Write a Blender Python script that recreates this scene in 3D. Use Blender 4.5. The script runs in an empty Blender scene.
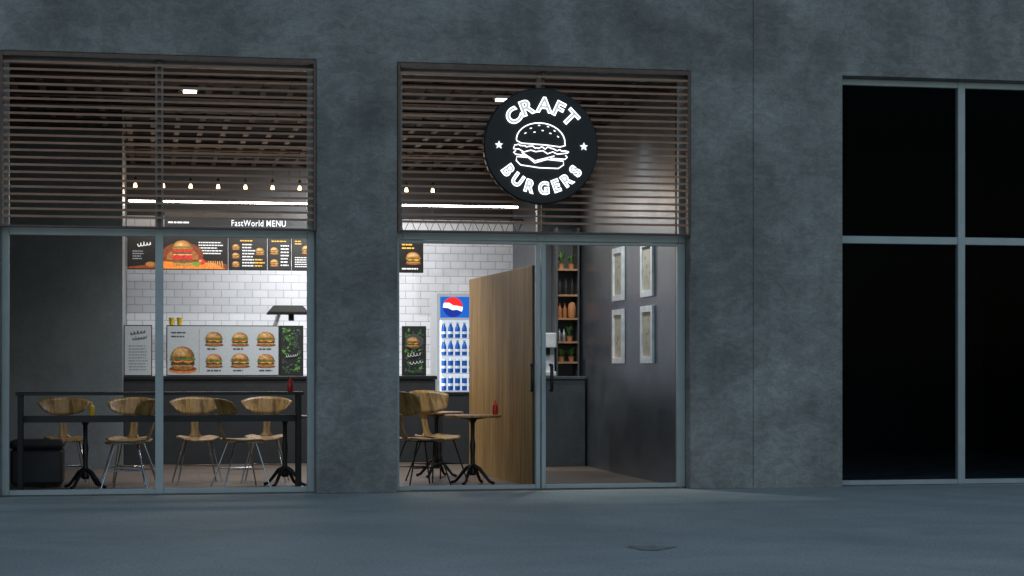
import bpy, math, random
from mathutils import Vector, Matrix
random.seed(7)
scene=bpy.context.scene
COL=scene.collection
rad=math.radians

# ---------------------------------------------------------------- materials
def newmat(name):
    m=bpy.data.materials.new(name); m.use_nodes=True
    nt=m.node_tree; b=nt.nodes['Principled BSDF']
    return m,nt,b
def coords(nt,scale=(1,1,1)):
    tc=nt.nodes.new('ShaderNodeTexCoord'); mp=nt.nodes.new('ShaderNodeMapping')
    mp.inputs['Scale'].default_value=scale
    nt.links.new(tc.outputs['Object'],mp.inputs['Vector'])
    return mp.outputs['Vector']
def ramp(nt,fac,stops):
    r=nt.nodes.new('ShaderNodeValToRGB')
    while len(r.color_ramp.elements)<len(stops): r.color_ramp.elements.new(0.5)
    for e,(p,c) in zip(r.color_ramp.elements,stops):
        e.position=p; e.color=(*c,1)
    nt.links.new(fac,r.inputs['Fac']); return r.outputs['Color']
def noise(nt,vec,scale,detail=5,rough=0.55,dist=0.0):
    n=nt.nodes.new('ShaderNodeTexNoise'); n.inputs['Scale'].default_value=scale
    n.inputs['Detail'].default_value=detail; n.inputs['Roughness'].default_value=rough
    n.inputs['Distortion'].default_value=dist
    nt.links.new(vec,n.inputs['Vector']); return n.outputs['Fac']
def mult(nt,a,b,fac=1.0):
    m=nt.nodes.new('ShaderNodeMix'); m.data_type='RGBA'; m.blend_type='MULTIPLY'
    m.inputs['Factor'].default_value=fac
    nt.links.new(a,m.inputs['A']); nt.links.new(b,m.inputs['B']); return m.outputs['Result']
def bump(nt,b,h,strength,dist=0.01):
    bp=nt.nodes.new('ShaderNodeBump'); bp.inputs['Strength'].default_value=strength
    bp.inputs['Distance'].default_value=dist
    nt.links.new(h,bp.inputs['Height']); nt.links.new(bp.outputs['Normal'],b.inputs['Normal'])
def mat(name,col,rough=0.5,metal=0.0,var=0.15,scale=8,bmp=0.0,spec=0.5):
    m,nt,b=newmat(name); v=coords(nt)
    f=noise(nt,v,scale,2)
    lo=tuple(max(0,c*(1-var)) for c in col); hi=tuple(min(1,c*(1+var)) for c in col)
    c=ramp(nt,f,[(0.3,lo),(0.7,hi)])
    nt.links.new(c,b.inputs['Base Color'])
    b.inputs['Roughness'].default_value=rough; b.inputs['Metallic'].default_value=metal
    b.inputs['Specular IOR Level'].default_value=spec
    if bmp>0: bump(nt,b,f,bmp)
    return m
def emis(name,col,s,sample=False,var=0.07,scale=6):
    m,nt,b=newmat(name)
    v=coords(nt); f=noise(nt,v,scale,1)
    c=ramp(nt,f,[(0.3,tuple(x*(1-var) for x in col)),(0.7,col)])
    nt.links.new(c,b.inputs['Emission Color'])
    b.inputs['Base Color'].default_value=(*[x*0.3 for x in col],1)
    b.inputs['Emission Strength'].default_value=s; b.inputs['Roughness'].default_value=0.4
    m.cycles.emission_sampling='FRONT' if sample else 'NONE'
    return m
def concrete(name,dark,light,rough=0.75,streak=True,big=0.5,mid=.72,fine=.84,fs=45):
    m,nt,b=newmat(name); v=coords(nt)
    n1=noise(nt,v,big,4,0.62,0.6); n2=noise(nt,v,2.0,8,0.72,0.3); n3=noise(nt,v,fs,2,0.6)
    c=ramp(nt,n1,[(0.34,dark),(0.66,light)])
    c2=ramp(nt,n2,[(0.34,(mid,)*3),(0.66,(1,1,1))])
    c=mult(nt,c,c2,0.9)
    c3=ramp(nt,n3,[(0.38,(fine,)*3),(0.62,(1,1,1))])
    c=mult(nt,c,c3,0.85)
    if streak:
        vs=coords(nt,(2.2,2.2,0.22)); s=noise(nt,vs,1.6,4,0.6)
        c=mult(nt,c,ramp(nt,s,[(0.35,(0.80,0.80,0.80)),(0.62,(1,1,1))]),0.8)
        vt=coords(nt,(1,1,1.8)); t=noise(nt,vt,6,8,0.78,1.2)
        c=mult(nt,c,ramp(nt,t,[(0.42,(0.68,0.68,0.68)),(0.58,(1.0,1.0,1.0))]),0.85)
    nt.links.new(c,b.inputs['Base Color'])
    rr=nt.nodes.new('ShaderNodeMapRange'); rr.inputs['To Min'].default_value=rough-0.15; rr.inputs['To Max'].default_value=rough+0.12
    nt.links.new(n2,rr.inputs['Value']); nt.links.new(rr.outputs[0],b.inputs['Roughness'])
    bump(nt,b,n2,0.25,0.02)
    return m
def bricktex(name,ax,bw,rh,mort,c1,c2,cm,rough=0.4,grain=None,off=0.5,bm=0.4,gl=(0.45,0.42,0.4)):
    m,nt,b=newmat(name)
    tc=nt.nodes.new('ShaderNodeTexCoord'); sp=nt.nodes.new('ShaderNodeSeparateXYZ'); cb=nt.nodes.new('ShaderNodeCombineXYZ')
    nt.links.new(tc.outputs['Object'],sp.inputs[0])
    nt.links.new(sp.outputs[ax[0]],cb.inputs[0]); nt.links.new(sp.outputs[ax[1]],cb.inputs[1])
    br=nt.nodes.new('ShaderNodeTexBrick'); nt.links.new(cb.outputs[0],br.inputs['Vector'])
    br.inputs['Color1'].default_value=(*c1,1); br.inputs['Color2'].default_value=(*c2,1); br.inputs['Mortar'].default_value=(*cm,1)
    br.inputs['Scale'].default_value=1; br.inputs['Mortar Size'].default_value=mort; br.inputs['Brick Width'].default_value=bw
    br.inputs['Row Height'].default_value=rh; br.inputs['Mortar Smooth'].default_value=0.1; br.offset=off
    c=br.outputs['Color']
    if grain:
        v=coords(nt,grain); f=noise(nt,v,3,6,0.65,0.4)
        c=mult(nt,c,ramp(nt,f,[(0.36,gl),(0.62,(1,1,1))]),0.95)
    nt.links.new(c,b.inputs['Base Color']); b.inputs['Roughness'].default_value=rough
    iv=nt.nodes.new('ShaderNodeMath'); iv.operation='SUBTRACT'; iv.inputs[0].default_value=1
    nt.links.new(br.outputs['Fac'],iv.inputs[1]); bump(nt,b,iv.outputs[0],bm,0.005)
    return m
def woodgrain(name,dark,light,scale,rough=0.45,p=(0.3,0.7)):
    m,nt,b=newmat(name); v=coords(nt,scale); f=noise(nt,v,2.5,5,0.6,0.8)
    nt.links.new(ramp(nt,f,[(p[0],dark),(p[1],light)]),b.inputs['Base Color']); b.inputs['Roughness'].default_value=rough
    return m
def glassmat(name,tint,k):
    m=bpy.data.materials.new(name); m.use_nodes=True; nt=m.node_tree; nt.nodes.clear()
    o=nt.nodes.new('ShaderNodeOutputMaterial'); mx=nt.nodes.new('ShaderNodeMixShader')
    t=nt.nodes.new('ShaderNodeBsdfTransparent'); t.inputs[0].default_value=(*tint,1)
    g=nt.nodes.new('ShaderNodeBsdfGlossy'); g.inputs['Roughness'].default_value=0.02
    fr=nt.nodes.new('ShaderNodeFresnel'); fr.inputs['IOR'].default_value=1.45
    ml=nt.nodes.new('ShaderNodeMath'); ml.operation='MULTIPLY'; ml.inputs[1].default_value=k
    tc=nt.nodes.new('ShaderNodeTexCoord'); n=nt.nodes.new('ShaderNodeTexNoise'); n.inputs['Scale'].default_value=1.2
    nt.links.new(tc.outputs['Object'],n.inputs['Vector'])
    bp=nt.nodes.new('ShaderNodeBump'); bp.inputs['Strength'].default_value=0.02; nt.links.new(n.outputs['Fac'],bp.inputs['Height'])
    nt.links.new(bp.outputs['Normal'],g.inputs['Normal'])
    nt.links.new(fr.outputs[0],ml.inputs[0]); nt.links.new(ml.outputs[0],mx.inputs[0])
    nt.links.new(t.outputs[0],mx.inputs[1]); nt.links.new(g.outputs[0],mx.inputs[2]); nt.links.new(mx.outputs[0],o.inputs[0])
    return m

M_conc=concrete('facade_concrete',(0.215,0.207,0.19),(0.475,0.458,0.42),mid=.64)
M_inner=concrete('interior_plaster',(0.185,0.208,0.215),(0.25,0.28,0.285),0.5,False,0.6,.75,.9,20)
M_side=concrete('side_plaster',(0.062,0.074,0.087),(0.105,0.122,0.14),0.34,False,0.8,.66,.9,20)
M_ground=concrete('pavement_concrete',(0.42,0.43,0.375),(0.58,0.595,0.52),0.68,False,0.35,.84,.66,42)
M_joint=mat('joint_sealant',(0.12,0.12,0.115),0.8)
M_frame=mat('frame_aluminium',(0.38,0.41,0.41),0.42,0.25,0.06,5)
M_black=mat('black_metal',(0.012,0.012,0.013),0.4,0.3)
M_dark=mat('dark_paint',(0.02,0.021,0.022),0.5)
M_cab=mat('charcoal_laminate',(0.08,0.087,0.095),0.5)
M_handle=mat('gunmetal_handle',(0.015,0.015,0.016),0.35,0.5)
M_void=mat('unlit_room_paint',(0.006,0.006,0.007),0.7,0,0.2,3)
M_brick=bricktex('white_tile_brick',(0,2),0.23,0.115,0.005,(0.84,0.85,0.88),(0.76,0.77,0.80),(0.45,0.45,0.48),0.3,bm=.3)
M_floor=bricktex('floor_planks',(0,1),1.1,0.16,0.006,(0.22,0.165,0.13),(0.15,0.12,0.10),(0.03,0.03,0.03),0.4,(0.8,6,1))
M_plank=bricktex('oak_plank_panel',(2,1),5.0,0.36,0.005,(0.45,0.27,0.092),(0.37,0.22,0.074),(0.07,0.04,0.02),0.55,(5,5,0.40),gl=(0.55,0.50,0.44))
M_slat=woodgrain('louver_wood',(0.27,0.115,0.058),(0.46,0.225,0.125),(1,8,8))
M_lframe=woodgrain('louver_frame_wood',(0.09,0.05,0.035),(0.16,0.09,0.06),(3,3,3))
M_ceil=woodgrain('ceiling_slat_wood',(0.024,0.015,0.011),(0.052,0.034,0.026),(3,3,3),0.85)
M_cvoid=mat('ceiling_void_black',(0.003,0.003,0.003),0.9)
M_oak=woodgrain('plywood_oak',(0.20,0.108,0.034),(0.47,0.285,0.108),(11,2.2,2.2),0.35,(0.38,0.62))
M_chrome=mat('chrome_leg',(0.6,0.61,0.62),0.2,1.0)
M_steel=mat('brushed_steel',(0.45,0.46,0.47),0.35,0.9)
M_white=mat('white_enamel',(0.7,0.72,0.74),0.35)
M_shell=emis('white_glow_enamel',(0.7,0.75,0.8),0.35)  # shell and shelves glow faintly by themselves, standing in for light on them
M_red=mat('red_plastic',(0.55,0.02,0.015),0.3)
M_yel=mat('yellow_plastic',(0.75,0.5,0.03),0.35)
M_leaf=mat('plant_leaf',(0.08,0.2,0.045),0.5,0,0.4,30)
M_terra=mat('terracotta',(0.55,0.24,0.10),0.7)
M_amber=mat('amber_glass',(0.42,0.17,0.06),0.2)
M_canblue=mat('blue_can',(0.015,0.12,0.50),0.25,0.2)
M_canwhite=mat('white_can_band',(0.8,0.85,0.9),0.3)
M_glassd=glassmat('unlit_window_glass',(0.6,0.65,0.67),0.05)
M_led=emis('led_tube',(1,0.98,0.96),34,True)
M_tube=emis('fridge_tube',(.9,.95,1),9,True)
M_bulb=emis('warm_filament_bulb',(1,0.66,0.32),9)
M_lens=emis('downlight_lens',(0.9,0.97,1),5)
M_lensdim=emis('downlight_lens_dim',(0.9,0.97,1),.25)
M_sign=emis('sign_white_glow',(0.93,0.97,1.0),2.1,True,.02)
M_signdim=emis('sign_dim_infill',(0.6,0.65,0.68),0.75,False,.02)
M_signface=mat('sign_black_face',(0.006,0.006,0.007),0.5)
M_fridgeglow=emis('fridge_glow_liner',(0.78,0.88,1),0.75)  # liner emits its own brightness instead of only catching the tube light
M_pblue=emis('header_blue',(0.008,0.11,0.52),1.1)
M_pwhite=emis('header_white',(0.9,0.93,1),1.3)
M_pred=emis('header_red',(0.85,0.02,0.02),1.1)
M_pdeep=emis('globe_blue',(0.005,0.03,0.30),1.0)
M_paper=mat('cream_print',(0.60,0.55,0.44),0.7)
M_pframe=mat('pale_picture_frame',(0.88,0.93,0.97),0.4)
M_tan=mat('print_tan',(.46,.38,.26),.7); M_brown=mat('print_brown',(.4,.36,.3),.7); M_walnut=mat('walnut_board',(.40,.23,.12),.5)

PAL={'black':(0.012,0.012,0.012),'bun0':(0.20,0.07,0.018),'bun1':(0.34,0.13,0.03),'bun2':(0.46,0.20,0.05),'bun3':(0.60,0.30,0.09),'bun4':(0.72,0.44,0.18),
     'patty':(0.09,0.03,0.014),'patty2':(0.20,0.07,0.03),'green':(0.12,0.30,0.04),'greendk':(0.04,0.12,0.03),
     'red':(0.58,0.03,0.02),'yellow':(0.85,0.45,0.05),'white':(0.8,0.8,0.78),'blue':(0.03,0.25,0.55),
     'wood':(0.80,0.22,0.03),'wooddk':(0.20,0.045,0.013),'grey':(0.25,0.27,0.28),'lgrey':(0.50,0.53,0.54),'dgrey':(0.06,0.065,0.07)}
PK=list(PAL)
SCR=[emis('screen_'+k,PAL[k],1.35 if k!='black' else 0.4,False,0.5 if k not in('white','black','yellow') else .05,34) for k in PK]
PRT=[mat('print_'+k,PAL[k],0.6,0,0.05 if k in('lgrey','dgrey','white') else .4,30) for k in PK]
PI={k:i for i,k in enumerate(PK)}

# ---------------------------------------------------------------- mesh builder
class B:
    def __init__(s): s.v=[];s.f=[];s.m=[];s.sm=[]
    def add(s,vs,fs,mi=0,smooth=False):
        o=len(s.v); s.v+= [tuple(p) for p in vs]
        for f in fs: s.f.append([i+o for i in f]); s.m.append(mi); s.sm.append(smooth)
        return s
    def box(s,x0,x1,y0,y1,z0,z1,mi=0):
        vs=[(x0,y0,z0),(x1,y0,z0),(x1,y1,z0),(x0,y1,z0),(x0,y0,z1),(x1,y0,z1),(x1,y1,z1),(x0,y1,z1)]
        return s.add(vs,[(0,3,2,1),(4,5,6,7),(0,1,5,4),(1,2,6,5),(2,3,7,6),(3,0,4,7)],mi)
    def lathe(s,cx,cy,prof,seg=24,mi=0):
        vs=[];fs=[]
        for r,z in prof:
            for i in range(seg):
                a=2*math.pi*i/seg; vs.append((cx+r*math.cos(a),cy+r*math.sin(a),z))
        for j in range(len(prof)-1):
            for i in range(seg):
                k=(i+1)%seg; fs.append((j*seg+i,j*seg+k,(j+1)*seg+k,(j+1)*seg+i))
        s.add(vs,fs,mi,True)
        n=len(prof)-1
        s.add([vs[i] for i in range(seg)],[tuple(range(seg))[::-1]],mi); s.add([vs[n*seg+i] for i in range(seg)],[tuple(range(seg))],mi)
        return s
    def tube(s,pts,r,seg=8,mi=0,closed=False):
        pts=[Vector(p) for p in pts]; n=len(pts); rs=r if isinstance(r,(list,tuple)) else [r]*n
        vs=[];fs=[];up=None
        for i,p in enumerate(pts):
            if closed: d=pts[(i+1)%n]-pts[i-1]
            else: d=pts[min(i+1,n-1)]-pts[max(i-1,0)]
            d.normalize()
            if up is None: up=Vector((0,0,1)) if abs(d.z)<0.9 else Vector((1,0,0))
            a=d.cross(up).normalized(); bb=a.cross(d).normalized(); up=bb
            for k in range(seg):
                t=2*math.pi*k/seg; vs.append(p+a*math.cos(t)*rs[i]+bb*math.sin(t)*rs[i])
        for j in range(n if closed else n-1):
            j2=(j+1)%n
            for k in range(seg):
                k2=(k+1)%seg; fs.append((j*seg+k,j*seg+k2,j2*seg+k2,j2*seg+k))
        s.add(vs,fs,mi,True)
        if not closed:
            s.add(vs[:seg],[tuple(range(seg))[::-1]],mi); s.add(vs[-seg:],[tuple(range(seg))],mi)
        return s
    def poly(s,pts,y,mi=0):
        return s.add([(p[0],y,p[1]) for p in pts],[tuple(range(len(pts)))],mi)
    def rect(s,x0,x1,z0,z1,y,mi=0): return s.poly([(x0,z0),(x1,z0),(x1,z1),(x0,z1)],y,mi)
    def ell(s,cx,cz,rx,rz,y,mi=0,a0=0,a1=360,n=20):
        pts=[(cx+rx*math.cos(rad(a0+(a1-a0)*i/n)),cz+rz*math.sin(rad(a0+(a1-a0)*i/n))) for i in range(n+(0 if a1-a0>=360 else 1))]
        return s.poly(pts,y,mi)
    def mesh(s,me,mx,mi=0):
        return s.add([mx@v.co for v in me.vertices],[tuple(p.vertices) for p in me.polygons],mi)
    def obj(s,name,parent=None,mats=(),loc=(0,0,0),bevel=0,label=None,rot=None,solid=0):
        me=bpy.data.meshes.new(name); me.from_pydata(s.v,[],s.f)
        for m in mats: me.materials.append(m)
        for p,mi,sm in zip(me.polygons,s.m,s.sm): p.material_index=mi; p.use_smooth=sm
        me.update()
        o=bpy.data.objects.new(name,me); COL.objects.link(o); o.location=loc
        if rot: o.rotation_euler=rot
        if parent: o.parent=parent
        if solid:
            q=o.modifiers.new('sol','SOLIDIFY'); q.thickness=solid; q.offset=0
        if bevel:
            q=o.modifiers.new('bev','BEVEL'); q.width=bevel; q.segments=2; q.limit_method='ANGLE'; q.angle_limit=rad(40)
        if label: o['label']=label
        return o
def thing(name,loc,label,cat,group=None,rotz=0):
    e=bpy.data.objects.new(name,None); COL.objects.link(e); e.location=loc; e.rotation_euler=(0,0,rotz)
    e.empty_display_size=0.1
    e['label']=label; e['category']=cat
    if group: e['group']=group
    return e
def tag(o,label,cat,group=None):
    o['label']=label;o['category']=cat
    if group:o['group']=group
    return o
def clone(root,loc,rotz=None,label=None):
    n=root.copy(); COL.objects.link(n); n.location=loc
    if rotz is not None: n.rotation_euler=(0,0,rotz)
    if label: n['label']=label
    for c in root.children:
        k=c.copy(); COL.objects.link(k); k.parent=n
        for d in c.children:
            q=d.copy(); COL.objects.link(q); q.parent=k
    return n
def text_mesh(t,size,extrude=0.0,offset=0.0,outline=0,space=1.0):
    cu=bpy.data.curves.new('lettering','FONT'); cu.body=t; cu.size=size; cu.extrude=extrude; cu.offset=offset
    cu.align_x='CENTER'; cu.align_y='CENTER'; cu.resolution_u=4; cu.space_character=space
    if outline: cu.fill_mode='NONE'; cu.bevel_depth=outline; cu.bevel_resolution=1
    o=bpy.data.objects.new('lettering',cu); COL.objects.link(o)
    dg=bpy.context.evaluated_depsgraph_get(); me=bpy.data.meshes.new_from_object(o.evaluated_get(dg))
    bpy.data.objects.remove(o); return me
RX=Matrix.Rotation(rad(90),4,'X')

# ---------------------------------------------------------------- ground
g=B(); g.add([(-400,-300,0),(400,-300,0),(400,500,0),(-400,500,0)],[(0,1,2,3)])
o=g.obj('pavement',None,[M_ground]); o['kind']='structure'
st=B(); pts=[]
for i in range(36):
    a=2*math.pi*i/36; r=1+0.22*math.sin(3*a+1)+0.12*math.sin(7*a)+0.08*math.sin(11*a)
    pts.append((3.45+0.15*r*math.cos(a),-6.1+0.17*r*math.sin(a),0.004))
st.add(pts,[tuple(range(36))]); o=st.obj('pavement_stain',None,[mat('damp_stain',(0.27,0.28,0.25),0.5,0,0.4,14)]); o['kind']='structure'

# ---------------------------------------------------------------- building
BLD=thing('commercial_building',(0,0,0),'dark grey concrete commercial building with tall shop windows','building')
def gridwall(xs,zs,holes,y0,y1):
    b=B(); idx={}
    def vid(x,y,z):
        k=(round(x,4),round(y,4),round(z,4))
        if k not in idx: idx[k]=len(b.v); b.v.append(k)
        return idx[k]
    def q(*p): b.f.append([vid(*a) for a in p]); b.m.append(0); b.sm.append(False)
    nx,nz=len(xs)-1,len(zs)-1
    def solid(i,j): return 0<=i<nx and 0<=j<nz and (i,j) not in holes
    for i in range(nx):
        for j in range(nz):
            if not solid(i,j): continue
            a,c=xs[i],xs[i+1]; d,e=zs[j],zs[j+1]
            q((a,y0,d),(c,y0,d),(c,y0,e),(a,y0,e)); q((c,y1,d),(a,y1,d),(a,y1,e),(c,y1,e))
            if not solid(i-1,j): q((a,y1,d),(a,y0,d),(a,y0,e),(a,y1,e))
            if not solid(i+1,j): q((c,y0,d),(c,y1,d),(c,y1,e),(c,y0,e))
            if not solid(i,j-1): q((a,y0,d),(a,y1,d),(c,y1,d),(c,y0,d))
            if not solid(i,j+1): q((a,y0,e),(c,y0,e),(c,y1,e),(a,y1,e))
    return b
gridwall([-12,-1.44,1.63,2.447,5.514,6.194],[0,4.35,8.5],{(1,0),(3,0)},0,0.35).obj('facade_wall',BLD,[M_conc],bevel=0.008)
gridwall([6.198,7.178,10.15,14],[0,4.35,8.5],{(1,0)},0,0.35).obj('facade_wall',BLD,[M_conc],bevel=0.004)
B().box(6.1943,6.1977,0.008,0.34,0,8.5).obj('expansion_joint',BLD,[M_joint])
B().box(-12,14,0.36,11,4.55,4.75).obj('roof_slab',BLD,[M_cvoid])
B().box(-3.2,-3.0,0.36,9.5,0,4.54).obj('interior_wall',BLD,[M_inner])
B().box(-2.99,-0.344,5.0,9.49,0,4.54).obj('interior_wall',BLD,[M_inner])
B().box(-3.2,5.45,9.5,9.7,0,3.50).obj('brick_wall',BLD,[M_brick])
B().box(-3.2,5.45,9.5,9.7,3.502,4.54).obj('interior_wall',BLD,[M_dark])
sw=B().box(5.451,5.8,0.36,9.7,0,4.54)
sw.obj('side_wall',BLD,[M_side])
B().box(4.93,5.45,5.01,5.2,0,4.54).obj('interior_wall',BLD,[M_side])
B().box(-3.2,5.45,0.10,9.5,-0.02,0.006).obj('shop_floor',BLD,[M_floor])
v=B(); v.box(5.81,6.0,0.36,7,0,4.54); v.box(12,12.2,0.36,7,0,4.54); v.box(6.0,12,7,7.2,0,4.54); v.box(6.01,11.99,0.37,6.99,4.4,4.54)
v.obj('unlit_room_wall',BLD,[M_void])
B().box(6.0,12,0.10,7,-0.02,0.006).obj('unlit_room_floor',BLD,[mat('unlit_room_tile',(0.20,0.20,0.20),0.45,0,0.5,2)])
# open lattice ceiling
c=B()
y=0.5
while y<9.4:
    c.box(-2.98,5.43,y,y+0.12,4.20,4.218); y+=0.72
x=-2.9; k=0
while x<5.4:
    c.box(x,x+0.065,0.4,9.45,4.2193,4.237); x+=0.29
c.obj('lattice_ceiling',BLD,[M_ceil])

# windows
def window(name,x0,x1,mull,glass,zt=2.61,low=True,gl=True):
    w=B(); Y0,Y1=0.18,0.26; s=0.075; zb=0.008 if low else zt-0.04
    w.box(x0+0.002,x0+s,Y0,Y1,zb,4.346); w.box(x1-s,x1-0.002,Y0,Y1,zb,4.346)
    for a,c2 in ((x0+s,mull-0.04),(mull+0.04,x1-s)):
        w.box(a+.001,c2-.001,Y0+.004,Y1-.004,zt-0.04,zt+0.04)
        w.box(a+.001,c2-.001,Y0+.004,Y1-.004,4.28 if low and gl else 4.26,4.346)
        if low: w.box(a+.001,c2-.001,Y0+.004,Y1-.004,0.008,0.06)
    w.box(mull-0.04,mull+0.04,Y0-0.003,Y1,zb,4.346)
    p=w.obj(name,BLD,[M_frame],bevel=0.004)
    if gl:
        gb=B()
        for a,c2 in ((x0+s,mull-0.04),(mull+0.04,x1-s)):
            if low: gb.rect(a,c2,0.06,zt-0.04,0.222)
            gb.rect(a,c2,zt+0.04,4.28,0.222)
        gb.obj('glass_pane',p,[glass])
    return p
window('window',-1.44,1.63,0.085,None,gl=False)
window('window',7.13,10.15,8.6,M_glassd,2.63)
window('transom_window',2.447,5.514,3.965,None,2.61,False,gl=False)
def door(x0,x1,hx,sl=0.052,sr=0.052):
    w=B(); Y0,Y1=0.185,0.255
    w.box(x0,x0+sl,Y0,Y1,0.012,2.565); w.box(x1-sr,x1,Y0,Y1,0.012,2.565)
    w.box(x0+sl+.001,x1-sr-.001,Y0+.003,Y1-.003,0.012,0.055); w.box(x0+sl+.001,x1-sr-.001,Y0+.003,Y1-.003,2.535,2.565)
    d=w.obj('door',BLD,[M_frame],bevel=0.004)
    h=B(); h.tube([(hx,0.186,1.03),(hx,0.13,1.03),(hx,0.12,1.05),(hx,0.12,1.27),(hx,0.13,1.29),(hx,0.186,1.29)],0.018)
    h.obj('handle',d,[M_handle])
door(2.451,3.958,3.86,0.04,0.045); door(3.972,5.510,4.065,0.045,0.085)

# louver screens
def louver(x0,x1,post):
    r=B(); r.box(x0,x0+0.025,-0.01,0.10,2.635,4.345); r.box(x1-0.025,x1,-0.01,0.10,2.635,4.345)
    r.box(x0+.026,x1-.026,-0.012,0.10,4.30,4.345); r.box(x0+.026,x1-.026,-0.012,0.09,2.635,2.655)
    r.box(post-0.018,post+0.018,0.062,0.10,2.656,4.299)
    p=r.obj('louver_screen',BLD,[M_lframe],bevel=0.003)
    s=B(); z=2.742
    while z<4.285:
        s.add([(x0+.027,-0.005,z-0.012),(x1-.027,-0.005,z-0.012),(x1-.027,-0.001,z+0.011),(x0+.027,-0.001,z+0.011),
               (x0+.027,0.035,z-0.003),(x1-.027,0.035,z-0.003),(x1-.027,0.035,z+0.014),(x0+.027,0.035,z+0.014)],
              [(0,1,2,3),(3,2,6,7),(7,6,5,4),(4,5,1,0),(1,5,6,2),(0,3,7,4)])
        z+=0.0715
    s.obj('slats',p,[M_slat])
louver(-1.436,1.626,0.085); louver(2.451,5.510,3.965)

# ---------------------------------------------------------------- round sign
SG=thing('round_shop_sign',(3.90,-0.15,3.516),'round black shop sign with glowing white burger emblem','shop sign')
d=B(); R=0.59; seg=72
prof=[(0.0,0),(R-0.01,0),(R,0.01),(R,0.10),(R-0.01,0.11)]
vs=[];fs=[]
for r,yy in prof[1:]:
    for i in range(seg):
        a=2*math.pi*i/seg; vs.append((r*math.cos(a),yy,r*math.sin(a)))
for j in range(3):
    for i in range(seg):
        k=(i+1)%seg; fs.append((j*seg+i,j*seg+k,(j+1)*seg+k,(j+1)*seg+i))
d.add(vs,fs,0,True); d.add(vs[:seg],[tuple(range(seg))]); d.add(vs[-seg:],[tuple(range(seg))])
d.obj('sign_panel',SG,[M_signface])
br=B().box(-0.03,0.03,0.112,0.138,-0.35,0.35); br.box(-.4,-.031,.112,.138,-.03,.03); br.box(.031,.4,.112,.138,-.03,.03); br.obj('bracket',SG,[M_black])
def arc(word,r,a0,step,size,sx,bottom=False):
    data=[]
    for ch in word:
        me=text_mesh(ch,size,0.0,0.006,0.0050); mf=text_mesh(ch,size,0.004,0.006)
        xs=[v.co.x for v in mf.vertices]; data.append((me,mf,min(xs),max(xs)))
    ws=[(d[3]-d[2])*sx for d in data]; total=2*abs(a0)
    arcw=sum(math.degrees(w/r) for w in ws); gap=(total-arcw)/(len(word)-1)
    ang=-abs(a0)
    for (me,mf,x0,x1),w in zip(data,ws):
        half=math.degrees(w/r)/2; mid=ang+half; ang+=2*half+gap
        L=B(); ys=[v.co.y for v in data[0][1].vertices]
        cx=(x0+x1)/2; cy=(min(ys)+max(ys))/2
        a=-mid if bottom else mid
        base=Matrix.Translation((0,-0.022,0))@Matrix.Rotation(rad(a),4,'Y')@Matrix.Translation((0,0,-r if bottom else r))@RX@Matrix.Diagonal((sx,1,1,1))@Matrix.Translation((-cx,-cy,0))
        L.mesh(me,base,0); L.mesh(mf,Matrix.Translation((0,0.005,0))@base,1)
        L.obj('glowing_letter',SG,[M_sign,M_signdim])
arc('CRAFT',0.415,55,0,0.208,1.06)
arc('BURGERS',0.43,59,0,0.168,0.91,True)
E=B(); Yf=-0.020; tl=rad(5)
def line(pts,r=0.0058,closed=False):
    E.tube([(1.03*(p[0]*math.cos(tl)+p[1]*math.sin(tl))-.005,Yf,-p[0]*math.sin(tl)+p[1]*math.cos(tl)) for p in pts],r,6,0,closed)
dome=[(-0.25,0.025)]+[(-.01+0.245*math.cos(rad(a)),0.045+0.185*math.sin(rad(a))) for a in range(180,-1,-12)]+[(0.24,0.028),(0.19,0.008),(0.05,0.012),(-0.2,0.004)]
line(dome,closed=True)
RJ=random.Random(11)
line([(-0.27+0.54*i/26,-0.020+RJ.uniform(-.013,.013)) for i in range(27)])
line([(-0.27,-0.035),(-0.275,-0.06),(-0.22,-0.058),(-.17,-.082),(-.1,-.056),(-.05,-.066),(.02,-.048),(.07,-.075),(.12,-.05),(.17,-.068),(.27,-.045),(.28,-.03)])
line([(-0.25,-0.075),(-0.27,-0.095),(-0.25,-0.113),(-0.14,-0.117)])
line([(.10,-.117),(0.25,-0.112),(0.27,-0.09),(0.25,-0.07)])
line([(-.19,-.088),(-.05,-.160),(.14,-.09)])
line([(-0.235,-0.135),(-0.12,-0.132),(-0.05,-0.180),(0.07,-0.132),(0.235,-0.132),(0.24,-0.17),(0.19,-0.212),(0,-0.225),(-0.19,-0.216),(-0.238,-0.175)],closed=True)
for (sx,sz,sr) in [(-0.12,0.165,20),(-0.04,0.203,0),(0.05,0.20,-10),(0.12,0.165,-25),(-0.17,0.11,30),(-0.08,0.13,10),(0.0,0.155,0),(0.08,0.135,-8),(0.16,0.11,-30)]:
    dx=0.010*math.cos(rad(sr)); dz=0.010*math.sin(rad(sr)); line([(sx-dx,sz-dz),(sx+dx,sz+dz)],0.005)
E.obj('burger_emblem',SG,[M_sign])
for cx in (-0.44,0.44):
    pts=[]
    for i in range(10):
        a=rad(90+36*i); r=0.042 if i%2==0 else 0.019; pts.append((cx+r*math.cos(a),0.0+r*math.sin(a)))
    B().add([(p[0],-0.022,p[1]) for p in pts]+[(p[0],-.0005,p[1]) for p in pts],[tuple(range(10))]+[(i,(i+1)%10,10+(i+1)%10,10+i) for i in range(10)]).obj('star_emblem',SG,[M_pwhite])

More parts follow.
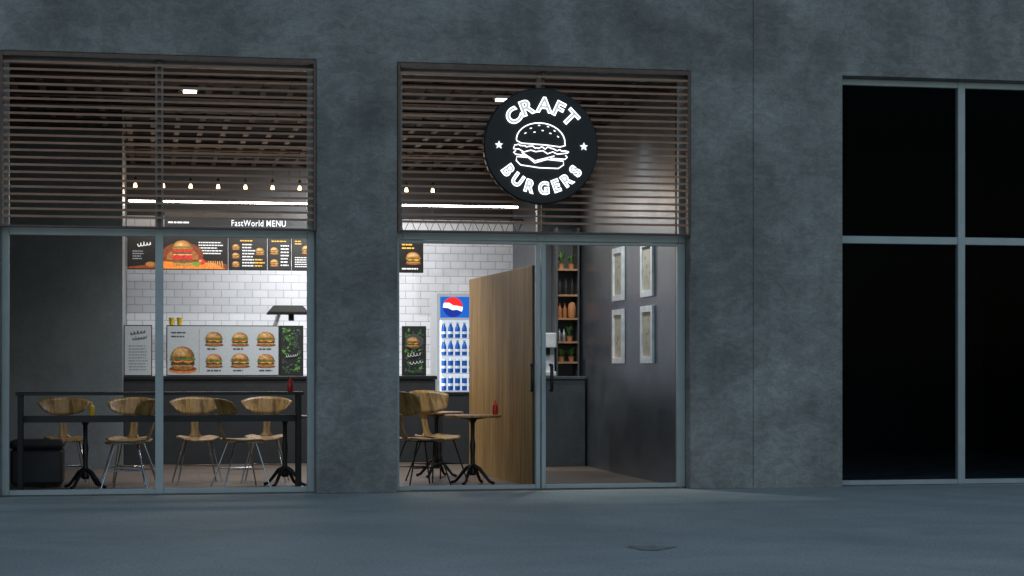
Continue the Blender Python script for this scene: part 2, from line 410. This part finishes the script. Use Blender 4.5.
# ---------------------------------------------------------------- menu pictures
RB=random.Random(3)
def burger(b,cx,z,w,y,h=None,double=False):
    h=h or w*0.8
    def P(k): return PI[k]
    b.ell(cx,z+h*.1,w*.54,h*.10,y,P('wooddk'))
    b.ell(cx,z+h*0.19,w*.43,h*.16,y-0.001,P('bun1'),180,360,12)
    b.rect(cx-w*.43,cx+w*.43,z+h*.19,z+h*.25,y-0.001,P('bun3'))
    def blob(z0,z1,x0,x1,k,yy,amp,n=12):
        up=[(x0+(x1-x0)*i/n,z1+RB.uniform(-amp,amp)*h) for i in range(n+1)]; dn=[(x0+(x1-x0)*i/n,z0+RB.uniform(-amp,amp)*h) for i in range(n,-1,-1)]
        b.poly(up+dn,yy,P(k))
    blob(z+h*.23,z+h*.29,cx-w*.47,cx+w*.47,'greendk',y-.002,.015)
    blob(z+h*.27,z+h*.38,cx-w*.46,cx+w*.46,'patty',y-.003,.012)
    blob(z+h*.32,z+h*.36,cx-w*.36,cx+w*.2,'patty2',y-.0035,.012)
    b.poly([(cx-w*.46,z+h*.41),(cx-w*.25,z+h*.33),(cx-w*.02,z+h*.39),(cx+w*.22,z+h*.30),(cx+w*.45,z+h*.41)],y-0.005,P('yellow'))
    blob(z+h*.40,z+h*.46,cx-w*.44,cx-w*.03,'red',y-.006,.008); blob(z+h*.40,z+h*.46,cx+w*.02,cx+w*.42,'red',y-.006,.008)
    blob(z+h*.45,z+h*.54,cx-w*.50,cx+w*.50,'green',y-.007,.03,18)
    blob(z+h*.47,z+h*.50,cx-w*.45,cx+w*.4,'greendk',y-.0075,.012,12)
    for i,(k,sx,sz) in enumerate((('bun0',1,1),('bun1',.95,.94),('bun2',.84,.84),('bun3',.64,.62),('bun4',.34,.3))):
        b.ell(cx-w*.05*i*.6,z+h*(.54+.035*i),w*.46*sx,h*.42*sz,y-0.009-.0008*i,P(k),0 if i<2 else -8,180 if i<2 else 188,16)
    for i in range(7): b.ell(cx+w*RB.uniform(-.3,.25),z+h*RB.uniform(.7,.87),w*.018,h*.018,y-0.014,P('white'),n=5)
def lines(b,x0,x1,z0,z1,n,y,k='white',jit=0.35):
    dz=(z1-z0)/n
    for i in range(n):
        z=z1-dz*(i+0.7); x=x0; xe=x1-(x1-x0)*random.uniform(0,jit); hh=dz*.38
        while x<xe:
            wl=random.uniform(1.2,3.5)*hh; b.rect(x,min(x+wl,xe),z,z+hh,y,PI[k]); x+=wl+hh*.5
def board(name,x0,x1,z0,z1,Y,label,cat,mats,draw,bg='black',th=0.05):
    cx=(x0+x1)/2; t=thing(name,(cx,Y,z0),label,cat)
    B().box(x0-cx,x1-cx,0,th,0,z1-z0).obj('panel_body',t,[M_black],bevel=0.004)
    b=B(); b.rect(x0-cx+.012,x1-cx-.012,.012,z1-z0-.012,-0.002,PI[bg]); draw(b,x0-cx+.012,x1-cx-.012,.012,z1-z0-.012,-0.004)
    b.obj('printed_face' if mats is PRT else 'screen_face',t,mats)
    return t
def squiggle(b,x0,x1,z,amp,y,f,col='white',r=.0035):
    n=36; b.tube([(x0+(x1-x0)*i/n+.3*amp*math.cos(i*f),y,z+amp*math.sin(i*f)*(1.3 if i%9==0 else .7)+.15*(x1-x0)*i/n) for i in range(n+1)],r,5,PI[col])
def drawA(b,x0,x1,z0,z1,y):
    b.poly([(x0,z0),(x1,z0),(x1,z0+.07),(x0,z0+.02)],y,PI['wooddk']); squiggle(b,x0+.12,x1-.08,z1-.12,.03,y-.004,.8,'white',.005)
    lines(b,x0+.06,x0+.22,z0+.12,z0+.26,4,y,'grey')
    b.ell(x1-.09,z0+.06,.07,.035,y-.002,PI['bun1'])
def drawB(b,x0,x1,z0,z1,y):
    b.ell(x0+.32,z0+.20,.29,.17,y-.0005,PI['wooddk']); b.ell(x0+.32,z0+.16,.22,.13,y-.0008,PI['bun1'])
    b.poly([(x0,z0),(x1,z0),(x1,z0+.07),(x0+.55,z0+.13),(x0,z0+.12)],y-.001,PI['wooddk']); b.poly([(x0+.01,z0),(x1-.02,z0),(x0+.76,z0+.085),(x0+.03,z0+.10)],y-.0016,PI['wood'])
    cx=x0+.32; lay=(('bun2',.25,.05),('greendk',.27,.014),('patty2',.27,.034),('red',.27,.02),('red',.28,.04),('bun4',.26,.012),('patty2',.27,.034),('red',.28,.042),('green',.28,.018))
    zz=z0+.035
    for i,(k,w,hh) in enumerate(lay):
        up=[(cx-w/2+w*j/10,zz+hh+RB.uniform(-.005,.005)) for j in range(11)]; dn=[(cx-w/2+w*j/10,zz+RB.uniform(-.005,.003)) for j in range(10,-1,-1)]
        b.poly(up+dn,y-.003-.0006*i,PI[k]); zz+=hh
    for i,(k,s) in enumerate((('bun0',1),('bun1',.93),('bun2',.8),('bun3',.6),('bun4',.32))):
        b.ell(cx-.010*i,zz+.006*i,.13*s,.10*s,y-.009-.0008*i,PI[k],0,180,16)
    b.ell(x0+.58,z0+.10,.05,.045,y-.006,PI['red']); b.ell(x0+.51,z0+.07,.06,.03,y-.008,PI['green']); b.ell(x0+.565,z0+.115,.02,.015,y-.0065,PI['bun4'])
    for k in range(7): b.poly([(x0+.66+.035*k,z0+.03),(x0+.675+.035*k,z0+.03),(x0+.69+.03*k,z0+.11),(x0+.675+.03*k,z0+.115)],y-.006-.0002*k,PI['bun3'])
    lines(b,x0+.54,x1-.05,z0+.20,z1-.05,5,y)
def drawC(b,x0,x1,z0,z1,y):
    for i in range(3): burger(b,x0+.09,z0+.03+.12*i,.11,y,.085)
    lines(b,x0+.18,x0+.36,z0+.03,z1-.07,8,y); burger(b,x1-.09,z0+.20,.13,y,.11); lines(b,x1-.16,x1-.02,z0+.03,z0+.16,3,y,'yellow'); lines(b,x0+.15,x1-.15,z1-.06,z1-.015,1,y,'yellow',.3)
def drawD(b,x0,x1,z0,z1,y):
    for i in range(2): burger(b,x0+.08,z0+.04+.17*i,.12,y,.11)
    lines(b,x0+.17,x1-.02,z0+.04,z1-.08,7,y,'white'); lines(b,x0+.04,x1-.05,z1-.06,z1-.02,1,y,'yellow')
def drawF(b,x0,x1,z0,z1,y):
    burger(b,x0+.20,z0+.22,.15,y,.13); lines(b,x0+.03,x1-.04,z0+.03,z0+.19,5,y,'white'); lines(b,x0+.03,x0+.13,z1-.09,z1-.02,2,y,'yellow')
def drawE(b,x0,x1,z0,z1,y):
    lines(b,x0+.03,x1-.1,z1-.13,z1-.03,2,y,'yellow'); burger(b,(x0+x1)/2+.03,z0+.1,.22,y,.19); lines(b,x0+.03,x1-.03,z0+.02,z0+.07,1,y)
MB='black menu screen with glowing burger pictures on kitchen wall'
board('menu_screen',-0.32,0.10,2.634,3.10,8.0,'mostly dark glowing menu screen with white script','menu screen',SCR,drawA)
board('menu_screen',0.11,1.07,2.634,3.10,8.0,'wide glowing menu screen with large burger on wood','menu screen',SCR,drawB)
board('menu_screen',1.08,1.62,2.634,3.10,8.0,MB,'menu screen',SCR,drawC)
board('menu_screen',1.63,1.96,2.634,3.10,8.0,MB,'menu screen',SCR,drawD)
board('menu_screen',1.97,2.30,2.634,3.10,8.0,MB,'menu screen',SCR,drawF)
board('menu_screen',3.50,3.853,2.62,3.09,8.0,'small glowing menu screen with single burger','menu screen',SCR,drawE)
HD=thing('menu_header_sign',(1.19,7.97,3.13),'black header sign with white menu lettering above the screens','sign')
B().box(-1.0,1.11,0,0.06,0,0.32).obj('header_panel',HD,[M_dark],bevel=0.004)
for word,xa,xb in (('FastWorld',-.07,.375),('MENU',.42,.69)):
    tm=text_mesh(word,0.14,0.003,0.0006,0,1.1); xs=[q.co.x for q in tm.vertices]; ys=[q.co.y for q in tm.vertices]; sc=(xb-xa)/(max(xs)-min(xs)); sy=.088/(max(ys)-min(ys))
    h=B(); h.mesh(tm,Matrix.Translation(((xa+xb)/2,-0.008,0.166))@RX@Matrix.Diagonal((sc,sy,1,1))@Matrix.Translation((-(max(xs)+min(xs))/2,-(max(ys)+min(ys))/2,0)))
    h.obj('lettering',HD,[M_pwhite])
h=B(); lines(h,-.95,-.66,.135,.195,1,-.003,'white',0); h.obj('small_logo_mark',HD,SCR)
def drawW(b,x0,x1,z0,z1,y):
    squiggle(b,x0+.07,x1-.07,z1-.10,.022,y-.004,.8,'dgrey',.004); squiggle(b,x0+.10,x1-.06,z1-.17,.018,y-.004,.9,'dgrey',.004); lines(b,x0+.05,x1-.04,z0+.05,z1-.24,9,y,'grey',.2)
def drawM(b,x0,x1,z0,z1,y):
    b.ell(x0+.20,z0+.07,.18,.05,y,PI['wood']); burger(b,x0+.20,z0+.05,.32,y-.002,.33)
    lines(b,x0+.05,x0+.3,z1-.16,z1-.06,2,y,'dgrey')
    for r in range(2):
        for c2 in range(3):
            cx=x0+.60+.335*c2; burger(b,cx,z0+.09+.28*r,.215+.012*((r+2*c2)%3),y,.19+.008*((r+c2)%2)); lines(b,cx-.09,cx+.09,z0+.03+.28*r,z0+.085+.28*r,1,y,'dgrey')
    b.rect(x0+.405,x0+.41,z0+.04,z1-.04,y,PI['grey'])
def drawL(b,x0,x1,z0,z1,y):
    for i in range(150):
        cx=random.uniform(x0+.03,x1-.03); cz=random.uniform(z0+.03,z1-.03); a=random.uniform(0,180); l=random.uniform(.025,.05); w=l*.3
        if min(cx-x0,x1-cx)>.09 and .14<(cz-z0)<.3: continue
        ca,sa=math.cos(rad(a)),math.sin(rad(a))
        b.poly([(cx-ca*l*.6,cz-sa*l*.6),(cx+sa*w,cz-ca*w),(cx+ca*l*.6,cz+sa*l*.6),(cx-sa*w,cz+ca*w)],y-.00008*i,PI[random.choice(['greendk','green','greendk','dgrey','dgrey','greendk'])])
def drawL2(b,x0,x1,z0,z1,y):
    drawL(b,x0,x1,z0,z1,y); squiggle(b,x0+.07,x1-.07,z0+.24,.018,y-.016,.9)
def drawS(b,x0,x1,z0,z1,y):
    drawL(b,x0,x1,z0,z1,y); b.ell((x0+x1)/2,z0+.44,.12,.10,y-.0145,PI['dgrey']); burger(b,(x0+x1)/2-.02,z0+.36,.18,y-.016); squiggle(b,x0+.05,x1-.06,z0+.25,.028,y-.018,.8); squiggle(b,x0+.08,x1-.04,z0+.15,.026,y-.018,.7)
board('poster_board',-0.34,0.02,1.152,1.81,5.92,'pale grey printed text board standing on black counter','poster board',PRT,drawW,'lgrey')
board('poster_board',0.20,1.654,1.152,1.81,5.92,'wide pale board with rows of burger pictures on counter','poster board',PRT,drawM,'lgrey')
board('poster_board',1.657,1.968,1.152,1.81,5.92,'dark board with leaf pattern standing on black counter','poster board',PRT,drawL2,'black')
board('poster_board',3.273,3.594,1.152,1.81,5.92,'dark green leafy board with white script and burger','poster board',PRT,drawS,'black')

# ---------------------------------------------------------------- counter
CT=thing('service_counter',(0,5.9,0),'long black service counter with slim worktop','counter')
B().box(-0.34,3.72,0.03,0.75,0.006,1.10).obj('counter_body',CT,[M_dark],bevel=0.006)
B().box(-0.34,3.74,0.0,0.78,1.102,1.15).obj('worktop',CT,[M_black],bevel=0.006)
C2=thing('low_cabinet',(4.2,5.3,0),'low black cabinet in front of drinks fridge','cabinet')
B().box(-0.48,0.25,0,0.45,0.006,0.90).obj('cabinet_body',C2,[M_dark],bevel=0.006)
B().box(-0.49,0.26,-0.01,0.46,0.902,0.94).obj('worktop',C2,[M_black],bevel=0.005)
HOOD=thing('extractor_hood',(1.9,7.6,2.04),'small black metal extractor hood beside menu wall','kitchen hood')
hb=B(); hb.add([(-.27,0,0),(.27,0,0),(.27,.5,0),(-.27,.5,0),(-.20,.1,.09),(.20,.1,.09),(.20,.4,.09),(-.20,.4,.09)],[(0,3,2,1),(4,5,6,7),(0,1,5,4),(1,2,6,5),(2,3,7,6),(3,0,4,7)])
hb.box(-.28,.28,-.01,.51,-.03,0).obj('hood_canopy',HOOD,[mat('matte_black',(.008,.008,.008),.9)],bevel=0.004)
B().tube([(.05,.25,-.03),(.05,.25,-.12)],.04).obj('filter_unit',HOOD,[M_dark])
B().box(-.02,.02,.4,1.89,.03,.08).obj('wall_arm',HOOD,[M_black])
KC=thing('back_kitchen_counter',(0,8.8,0),'steel back counter along the white brick wall','counter')
B().box(-.33,5.3,.02,.68,.006,.88).obj('counter_body',KC,[M_steel],bevel=.005)
B().box(-.33,5.3,0,.69,.882,.92).obj('worktop',KC,[M_steel],bevel=.005)
for i,x in enumerate((0.27,0.37)):
    cb=B().lathe(0,0,[(.028,0),(.04,.09),(.042,.095)],16)
    tag(cb.obj('paper_cup',None,[M_yel],loc=(x,5.945,1.811)),'yellow paper cup standing on top of the board','cup','yellow cups')

# ---------------------------------------------------------------- fridge
FX=3.75
FR=thing('drinks_fridge',(FX,6.0,0),'tall white drinks fridge with blue lit header and cans','fridge')
f=B(); W=.68
f.box(0,.045,0,.6,.93,2.25); f.box(W-.045,W,0,.6,.93,2.25); f.box(.046,W-.046,.56,.6,.93,2.25); f.box(.046,W-.046,.0,.559,1.9,1.925); f.box(.046,W-.046,.0,.559,2.205,2.25)
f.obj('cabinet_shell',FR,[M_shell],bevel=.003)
B().box(0,W,0,.6,.006,.928).obj('motor_housing',FR,[M_dark],bevel=.004)
B().rect(.046,W-.046,.931,1.899,.30).obj('glow_liner',FR,[M_fridgeglow])
for x in (.048,W-.054): B().box(x,x+.006,.012,.03,.95,1.89).obj('light_tube',FR,[M_tube])
for z in (.94,1.175,1.41,1.645): B().box(.055,W-.055,.04,.29,z,z+.012).obj('shelf',FR,[M_shell])
hd=B(); hd.box(.046,W-.046,.004,.05,1.926,2.204,0)
cx,cz,r=.215,2.065,.134
def seg_poly(top):
    ro=rad(-10); pts=[]
    if top:
        for a in range(12,169,8): pts.append((r*math.cos(rad(a)),r*math.sin(rad(a))))
        pts+= [(-.06,.05),(0,.025),(.06,.03)]
    else:
        for a in range(192,349,8): pts.append((r*math.cos(rad(a)),r*math.sin(rad(a))))
        pts+= [(.06,-.022),(0,-.04),(-.06,-.022)]
    return [(cx+p*math.cos(ro)-q*math.sin(ro),cz+p*math.sin(ro)+q*math.cos(ro)) for p,q in pts]
hd.ell(cx,cz,r,r,-.001,1,n=32)
hd.poly(seg_poly(True),-.003,2); hd.poly(seg_poly(False),-.003,3)
hd.obj('lit_header',FR,[M_pblue,M_pwhite,M_pred,M_pdeep])
can0=None; bot0=None
for zi,z in enumerate((.953,1.188,1.423,1.658)):
    for i in range(6):
        x=FX+.105+.094*i
        src=can0 if zi<2 else bot0
        if src is None:
            b=B()
            if zi<2:
                b.lathe(0,0,[(.026,0),(.036,.008),(.036,.06)],14,0); b.lathe(0,0,[(.036,.0605),(.036,.095)],14,1);b.lathe(0,0,[(.036,.0955),(.036,.165)],14,0); b.lathe(0,0,[(.036,.1655),(.028,.185)],14,1)
                can0=b.obj('drink_can',None,[M_canblue,M_canwhite],loc=(x,6.09,z)); tag(can0,'blue and white drink can on fridge shelf','can','cans in the fridge')
            else:
                b.lathe(0,0,[(.030,0),(.036,.01),(.036,.05)],14,0); b.lathe(0,0,[(.036,.0505),(.036,.085)],14,1); b.lathe(0,0,[(.036,.0855),(.034,.13),(.015,.175),(.014,.185)],14,0); b.lathe(0,0,[(.018,.1855),(.018,.205)],14,1)
                bot0=b.obj('drink_bottle',None,[M_canblue,M_canwhite],loc=(x,6.09,z)); tag(bot0,'blue drink bottle with white label on fridge shelf','bottle','bottles in the fridge')
        else:
            k=src.copy(); COL.objects.link(k); k.location=(x,6.09,z)

# ---------------------------------------------------------------- wooden partition
WP=thing('wooden_partition',(3.958,0.45,0),'tall oak plank partition beside the entrance','partition')
B().box(-.03,.03,0,3.35,.006,2.335).obj('plank_panel',WP,[M_plank],rot=(0,0,rad(1.9)),bevel=.003)

# ---------------------------------------------------------------- shelf corner
C3=thing('corner_cabinet',(5.0,4.45,0),'dark grey cabinet below wall shelves','cabinet')
B().box(-.16,.42,0,.52,.006,1.11).obj('cabinet_body',C3,[M_side],bevel=.005)
B().box(-.18,.43,-.02,.54,1.112,1.15).obj('worktop',C3,[M_cab],bevel=.005)
SH=thing('wall_shelf_unit',(5.25,4.7,1.152),'narrow open black shelf unit with wooden boards','shelf')
s=B(); s.box(-.15,-.13,0,.28,0,1.9); s.box(.13,.15,0,.28,0,1.9); s.box(-.129,.129,.27,.28,0,1.9); s.obj('upright_frame',SH,[M_cab])
for z in (.16,.42,.72,1.02,1.35): B().box(-.128,.128,.002,.265,z,z+.025).obj('shelf_board',SH,[M_walnut])
def plant(x,y,z,h):
    t=thing('potted_plant',(x,y,z),'small leafy green plant in clay pot on shelf','plant','shelf plants')
    B().lathe(0,0,[(.03,0),(.042,.06),(.044,.065)],14).obj('pot',t,[M_terra])
    b=B()
    for i in range(26):
        a=random.uniform(0,6.28); l=random.uniform(.5,1)*h; sp=random.uniform(.02,.08)
        p0=Vector((0,0,.06)); p1=Vector((sp*.5*math.cos(a),sp*.5*math.sin(a),.06+l*.7)); p2=Vector((sp*math.cos(a),sp*math.sin(a),.06+l))
        sd=Vector((-math.sin(a),math.cos(a),0))*.012
        b.add([p0,p1-sd,p2,p1+sd],[(0,1,2,3)])
    b.obj('leaves',t,[M_leaf])
plant(5.29,4.78,1.600,.16);plant(5.31,4.78,1.338,.14);plant(5.18,4.78,2.528,.18);plant(5.31,4.78,2.528,.14);plant(5.18,4.78,1.338,.12)
def bottle(x,y,z,m,h,lab):
    b=B().lathe(0,0,[(.026,0),(.028,.01),(.028,h*.6),(.011,h*.8),(.011,h)],14)
    tag(b.obj('glass_bottle',None,[m],loc=(x,y,z)),lab,'bottle','bottles on the shelves')
for x in (5.16,5.225): bottle(x,4.77,1.898,M_amber,.19,'amber glass bottle on wooden shelf')
for x in (5.155,5.215): bottle(x,4.77,1.600,M_steel,.16,'grey bottle on wooden shelf')
for x in (5.16,5.24,5.32): bottle(x,4.77,2.198,M_dark,.20,'dark glass bottle on wooden shelf')
b=B().lathe(0,0,[(.04,0),(.052,.03),(.052,.14),(.04,.19),(.03,.2)],18)
tag(b.obj('storage_jar',None,[M_terra],loc=(5.315,4.77,1.898)),'orange ceramic jar on wooden shelf','jar')
CM=thing('coffee_machine',(4.97,4.55,1.152),'white and steel coffee machine on the cabinet','coffee machine')
b=B(); b.box(-.12,.10,.12,.35,0,.55); b.box(-.12,.10,0,.119,0,.06); b.box(-.12,.10,0,.119,.36,.55); b.obj('machine_body',CM,[M_white],bevel=.012)
B().lathe(0,.06,[(.025,.27),(.03,.359)],12).obj('spout',CM,[M_black])

# ---------------------------------------------------------------- wall pictures
for (y0,y1) in ((1.19,1.71),(2.52,3.04)):
    for (z0,z1) in ((2.05,2.68),(1.31,1.95)):
        t=thing('framed_picture',(5.449,(y0+y1)/2,z0),'pale framed picture on dark side wall','picture','framed pictures on the side wall')
        w=(y1-y0)/2; h=z1-z0; b=B(); e=.07
        b.box(-.03,0,-w,-w+e,0,h); b.box(-.03,0,w-e,w,0,h); b.box(-.03,0,-w+e+.001,w-e-.001,0,e); b.box(-.03,0,-w+e+.001,w-e-.001,h-e,h)
        b.obj('frame',t,[M_pframe],bevel=.003)
        b=B(); b.box(-.012,-.004,-w+e,w-e,e,h-e,0)
        for i in range(4):
            yy=random.uniform(-w+.12,w-.17); zz=random.uniform(.12,h-.18); b.box(-.0135-.0004*i,-.0125,yy,yy+random.uniform(.02,.07),zz,zz+random.uniform(.02,.06),1+i%2)
        b.obj('print',t,[M_paper,M_tan,M_brown])

# ---------------------------------------------------------------- lights
def led(x0,x1,y,z,name='linear_lamp'):
    t=thing(name,((x0+x1)/2,y,z),'long white linear LED lamp hanging above counter','lamp'); w=(x1-x0)/2
    B().box(-w,w,-.030,.030,.030,.045).obj('housing',t,[M_black]); B().box(-w+.01,w-.01,-.028,.028,0,.029).obj('diffuser',t,[M_led])
    for i in range(6):
        x=-w+.1+(2*w-.2)*i/5; B().tube([(x,0,.046),(x,0,4.2-z)],.004,6).obj('suspension_cable',t,[M_black])
led(-.30,5.05,7.0,3.48)
TR=thing('lattice_truss',(3.9,7.45,3.16),'black zigzag metal lattice truss over kitchen','truss')
b=B(); b.tube([(-1.3,0,0),(1.3,0,0)],.014,6); b.tube([(-1.3,0,.2),(1.3,0,.2)],.014,6); pts=[]
for i in range(30): pts.append((-1.3+.09*i,0,.2 if i%2 else 0))
b.tube(pts,.010,6)
for i in range(3): b.tube([(-1.2+1.2*i,0,.2),(-1.2+1.2*i,0,1.04)],.005,6)
b.obj('truss_bars',TR,[M_black])
pend=None
for i in range(12):
    x=-.2+.362*i
    if pend is None:
        pend=thing('pendant_bulb',(x,6.6,3.62),'small warm bare bulb hanging on black cable','lamp','pendant bulbs over the counter')
        b=B().lathe(0,0,[(.018,.085),(.02,.12),(.02,.15),(.008,.165)],12); b.tube([(0,0,.16),(0,0,.58)],.004,6); b.obj('cable',pend,[M_black])
        B().lathe(0,0,[(.004,0),(.018,.012),(.024,.04),(.02,.065),(.014,.084)],14).obj('bulb',pend,[M_bulb])
        l=bpy.data.lights.new('bulb_light','POINT'); l.energy=4; l.color=(1,.72,.42); l.shadow_soft_size=.015
        lo=bpy.data.objects.new('bulb_light',l); COL.objects.link(lo); lo.parent=pend; lo.location=(0,0,-.02)
    else: clone(pend,(x,6.6,3.62))
def spot(x,y,en,size=110,col=(.95,.97,1),z=4.19,r=.045,soft=.04,tilt=(0,0,0),lens=None):
    t=thing('downlight',(x,y,z),'small rectangular black ceiling downlight with bright lens, some added as fill','lamp','ceiling downlights')
    B().box(-r*1.5-.02,r*1.5+.02,-r-.02,r+.02,-.05,0).obj('housing',t,[M_black],bevel=.004)
    B().box(-r*1.5,r*1.5,-r,r,-.072,-.051).obj('lens',t,[lens or M_lens])
    l=bpy.data.lights.new('lamp_light','SPOT'); l.energy=en; l.spot_size=rad(size); l.spot_blend=1.0; l.color=col; l.shadow_soft_size=soft
    lo=bpy.data.objects.new('lamp_light',l); COL.objects.link(lo); lo.parent=t; lo.location=(0,0,-.12); lo.rotation_euler=tilt
T1=(rad(14),0,0)
spot(.4,.95,130,68,r=.045,tilt=T1); spot(3.70,.95,130,68,r=.045,tilt=T1); spot(4.6,1.5,170,130,(.85,.95,1),r=.03,soft=.1,tilt=(rad(10),rad(-12),0),lens=M_lensdim)
spot(2.1,2.5,360,112,tilt=(rad(22),0,0)); spot(2.3,4.3,380,150,tilt=(rad(24),0,0))  # both added as fill for tables and counter boards, out of sight behind the pillar
spot(2.6,7.5,420,150,tilt=(rad(28),0,0)); spot(5.0,3.7,140,80,(1,.95,.88),r=.03,tilt=(rad(18),0,0),lens=M_lensdim)  # both added as fill, for the kitchen wall and the shelf corner

# ---------------------------------------------------------------- furniture
BR=thing('bar_table',(0,.55,0),'long black bar table standing behind the window','table')
b=B(); b.box(-1.33,1.55,0,.30,.985,1.016); b.obj('table_top',BR,[M_black],bevel=.004)
for x in (-1.31,1.48):
    b=B()
    for y in (.01,.25): b.box(x,x+.045,y,y+.04,.006,.984)
    b.box(x+.003,x+.042,.051,.249,.74,.77)
    b.obj('leg',BR,[M_black])
b=B().box(-1.264,1.479,.252,.285,.705,.775).obj('rail',BR,[M_black])

def table(loc,lab):
    t=thing('cafe_table',loc,lab,'table','round cafe tables')
    B().lathe(0,0,[(.30,.722),(.31,.728),(.31,.746),(.303,.75)],40).obj('table_top',t,[M_oak])
    b=B().lathe(0,0,[(.03,.10),(.045,.12),(.028,.16),(.024,.3),(.032,.42),(.022,.5),(.024,.66),(.05,.70),(.14,.712),(.14,.721)],18)
    for k in range(4):
        a=rad(45+90*k+12); c2,s2=math.cos(a),math.sin(a)
        b.tube([(c2*q,s2*q,z) for q,z in ((.02,.20),(.08,.17),(.15,.09),(.20,.035),(.25,.018))],[.024,.022,.018,.016,.018],8)
    b.obj('pedestal_base',t,[M_black]); return t
T0=table((3.40,1.08,.006),'round oak cafe table with black cast iron pedestal')
clone(T0,(-.665,1.15,.006)); clone(T0,(1.397,1.15,.006)); clone(T0,(3.22,2.5,.006))

def shell(fn,nu,nv):
    b=B(); vs=[fn(-1+2*i/nu,j/nv) for j in range(nv+1) for i in range(nu+1)]
    fs=[(j*(nu+1)+i,j*(nu+1)+i+1,(j+1)*(nu+1)+i+1,(j+1)*(nu+1)+i) for j in range(nv) for i in range(nu)]
    b.add(vs,fs,0,True); return b
def chair(loc,rot,legm,lab,tall=0.0):
    t=thing('plywood_chair',loc,lab,'chair','plywood cafe chairs',rot)
    def seat(u,v):
        w=.225*(1-.30*abs(2*v-1)**3); y=-.21+.42*v
        z=.50+.018*u*u-.012*math.sin(v*math.pi)-(0.03*(1-v*5) if v<.2 else 0)
        return (u*w,y,z)
    shell(seat,14,14).obj('seat',t,[M_oak],solid=.014)
    def back(u,v):
        hw=.285-.075*(1-v)**1.2; top=.94+tall-.035*abs(u)**4-.015*u*u; bot=.75+.05*abs(u)**3
        z=bot+(top-bot)*v; y=.235+.06*v-.12*u*u
        return (u*hw,y,z)
    shell(back,18,6).obj('backrest',t,[M_oak],solid=.012)
    def spine(u,v):
        return (u*(.04+.05*abs(2*v-1)**3),.18+.085*math.sin(v*1.5),.492+.28*v**1.1)
    shell(spine,6,10).obj('back_support',t,[M_oak],solid=.012)
    b=B()
    for sx in (-1,1):
        b.tube([(sx*.24,-.23,.006),(sx*.13,-.11,.475),(sx*.11,-.08,.48),(sx*.11,.08,.48),(sx*.13,.12,.475),(sx*.24,.27,.006)],.0085,8)
        b.tube([(sx*.185,-.175,.2),(sx*.185,.195,.2)],.0055,6)
    b.tube([(-.11,-.06,.478),(.11,-.06,.478)],.009,8); b.tube([(-.11,.06,.478),(.11,.06,.478)],.009,8)
    b.tube([(-.185,-.165,.2),(.185,.185,.2)],.0055,6); b.tube([(.185,-.165,.2),(-.185,.185,.2)],.0055,6)
    b.obj('leg_frame',t,[legm]); return t
CH=chair((-.90,1.95,0),rad(8),M_chrome,'curved oak plywood chair with chrome wire legs')
for (x,y,r) in ((-.235,1.75,-14),(.50,1.85,6),(1.236,1.95,-8)): clone(CH,(x,y,0),rad(r))
clone(CH,(-.22,1.05,0),rad(255)); clone(CH,(.95,1.15,0),rad(105))
CK=chair((2.84,1.05,0),rad(110),M_black,'curved oak plywood chair with black metal legs',.07)
clone(CK,(3.12,1.75,0),rad(28))
def sauce(x,y,z,m,lab,s=1):
    b=B().lathe(0,0,[(.026,0),(.03,.01),(.03,.09),(.022,.115),(.012,.12),(.005,.155)],14)
    o=b.obj('sauce_bottle',None,[m],loc=(x,y,z)); o.scale=(s,s,s); tag(o,lab,'bottle')
sauce(3.64,1.05,.756,M_red,'red ketchup squeeze bottle on round table')
sauce(1.42,.70,1.016,M_red,'red ketchup squeeze bottle on black bar table')
sauce(-.60,1.15,.756,M_yel,'yellow mustard squeeze bottle on round table')
PO=thing('bench_seat',(-1.15,1.75,0),'black upholstered low bench seat','bench')
B().box(-.3,.24,-.25,.25,.03,.40).obj('bench_base',PO,[M_dark],bevel=.03)
B().box(-.31,.25,-.26,.26,.402,.50).obj('cushion',PO,[mat('black_leather',(.02,.021,.023),.55)],bevel=.04)

# ---------------------------------------------------------------- camera, sky, sun
cam=bpy.data.cameras.new('camera'); co=bpy.data.objects.new('camera',cam); COL.objects.link(co)
co.location=(0,-19,1.28); co.rotation_euler=(rad(90),0,rad(-10.8)); cam.sensor_width=36; cam.lens=66.6; cam.shift_y=.0762; cam.clip_end=2000; cam.clip_start=.1
scene.camera=co
w=bpy.data.worlds.new('World'); scene.world=w; w.use_nodes=True; nt=w.node_tree; bg=nt.nodes['Background']
sky=nt.nodes.new('ShaderNodeTexSky'); sky.sky_type='NISHITA'; sky.sun_disc=False; sky.sun_elevation=rad(16); sky.sun_rotation=rad(20)
nt.links.new(sky.outputs[0],bg.inputs[0]); bg.inputs[1].default_value=.15
sl=bpy.data.lights.new('sun','SUN'); sl.energy=.05; sl.angle=rad(30); sl.color=(1,.95,.88)
so=bpy.data.objects.new('sun',sl); COL.objects.link(so)
so.rotation_euler=(rad(-74),0,rad(-20))
scene.view_settings.view_transform='Standard'; scene.view_settings.look='None'; scene.view_settings.exposure=0
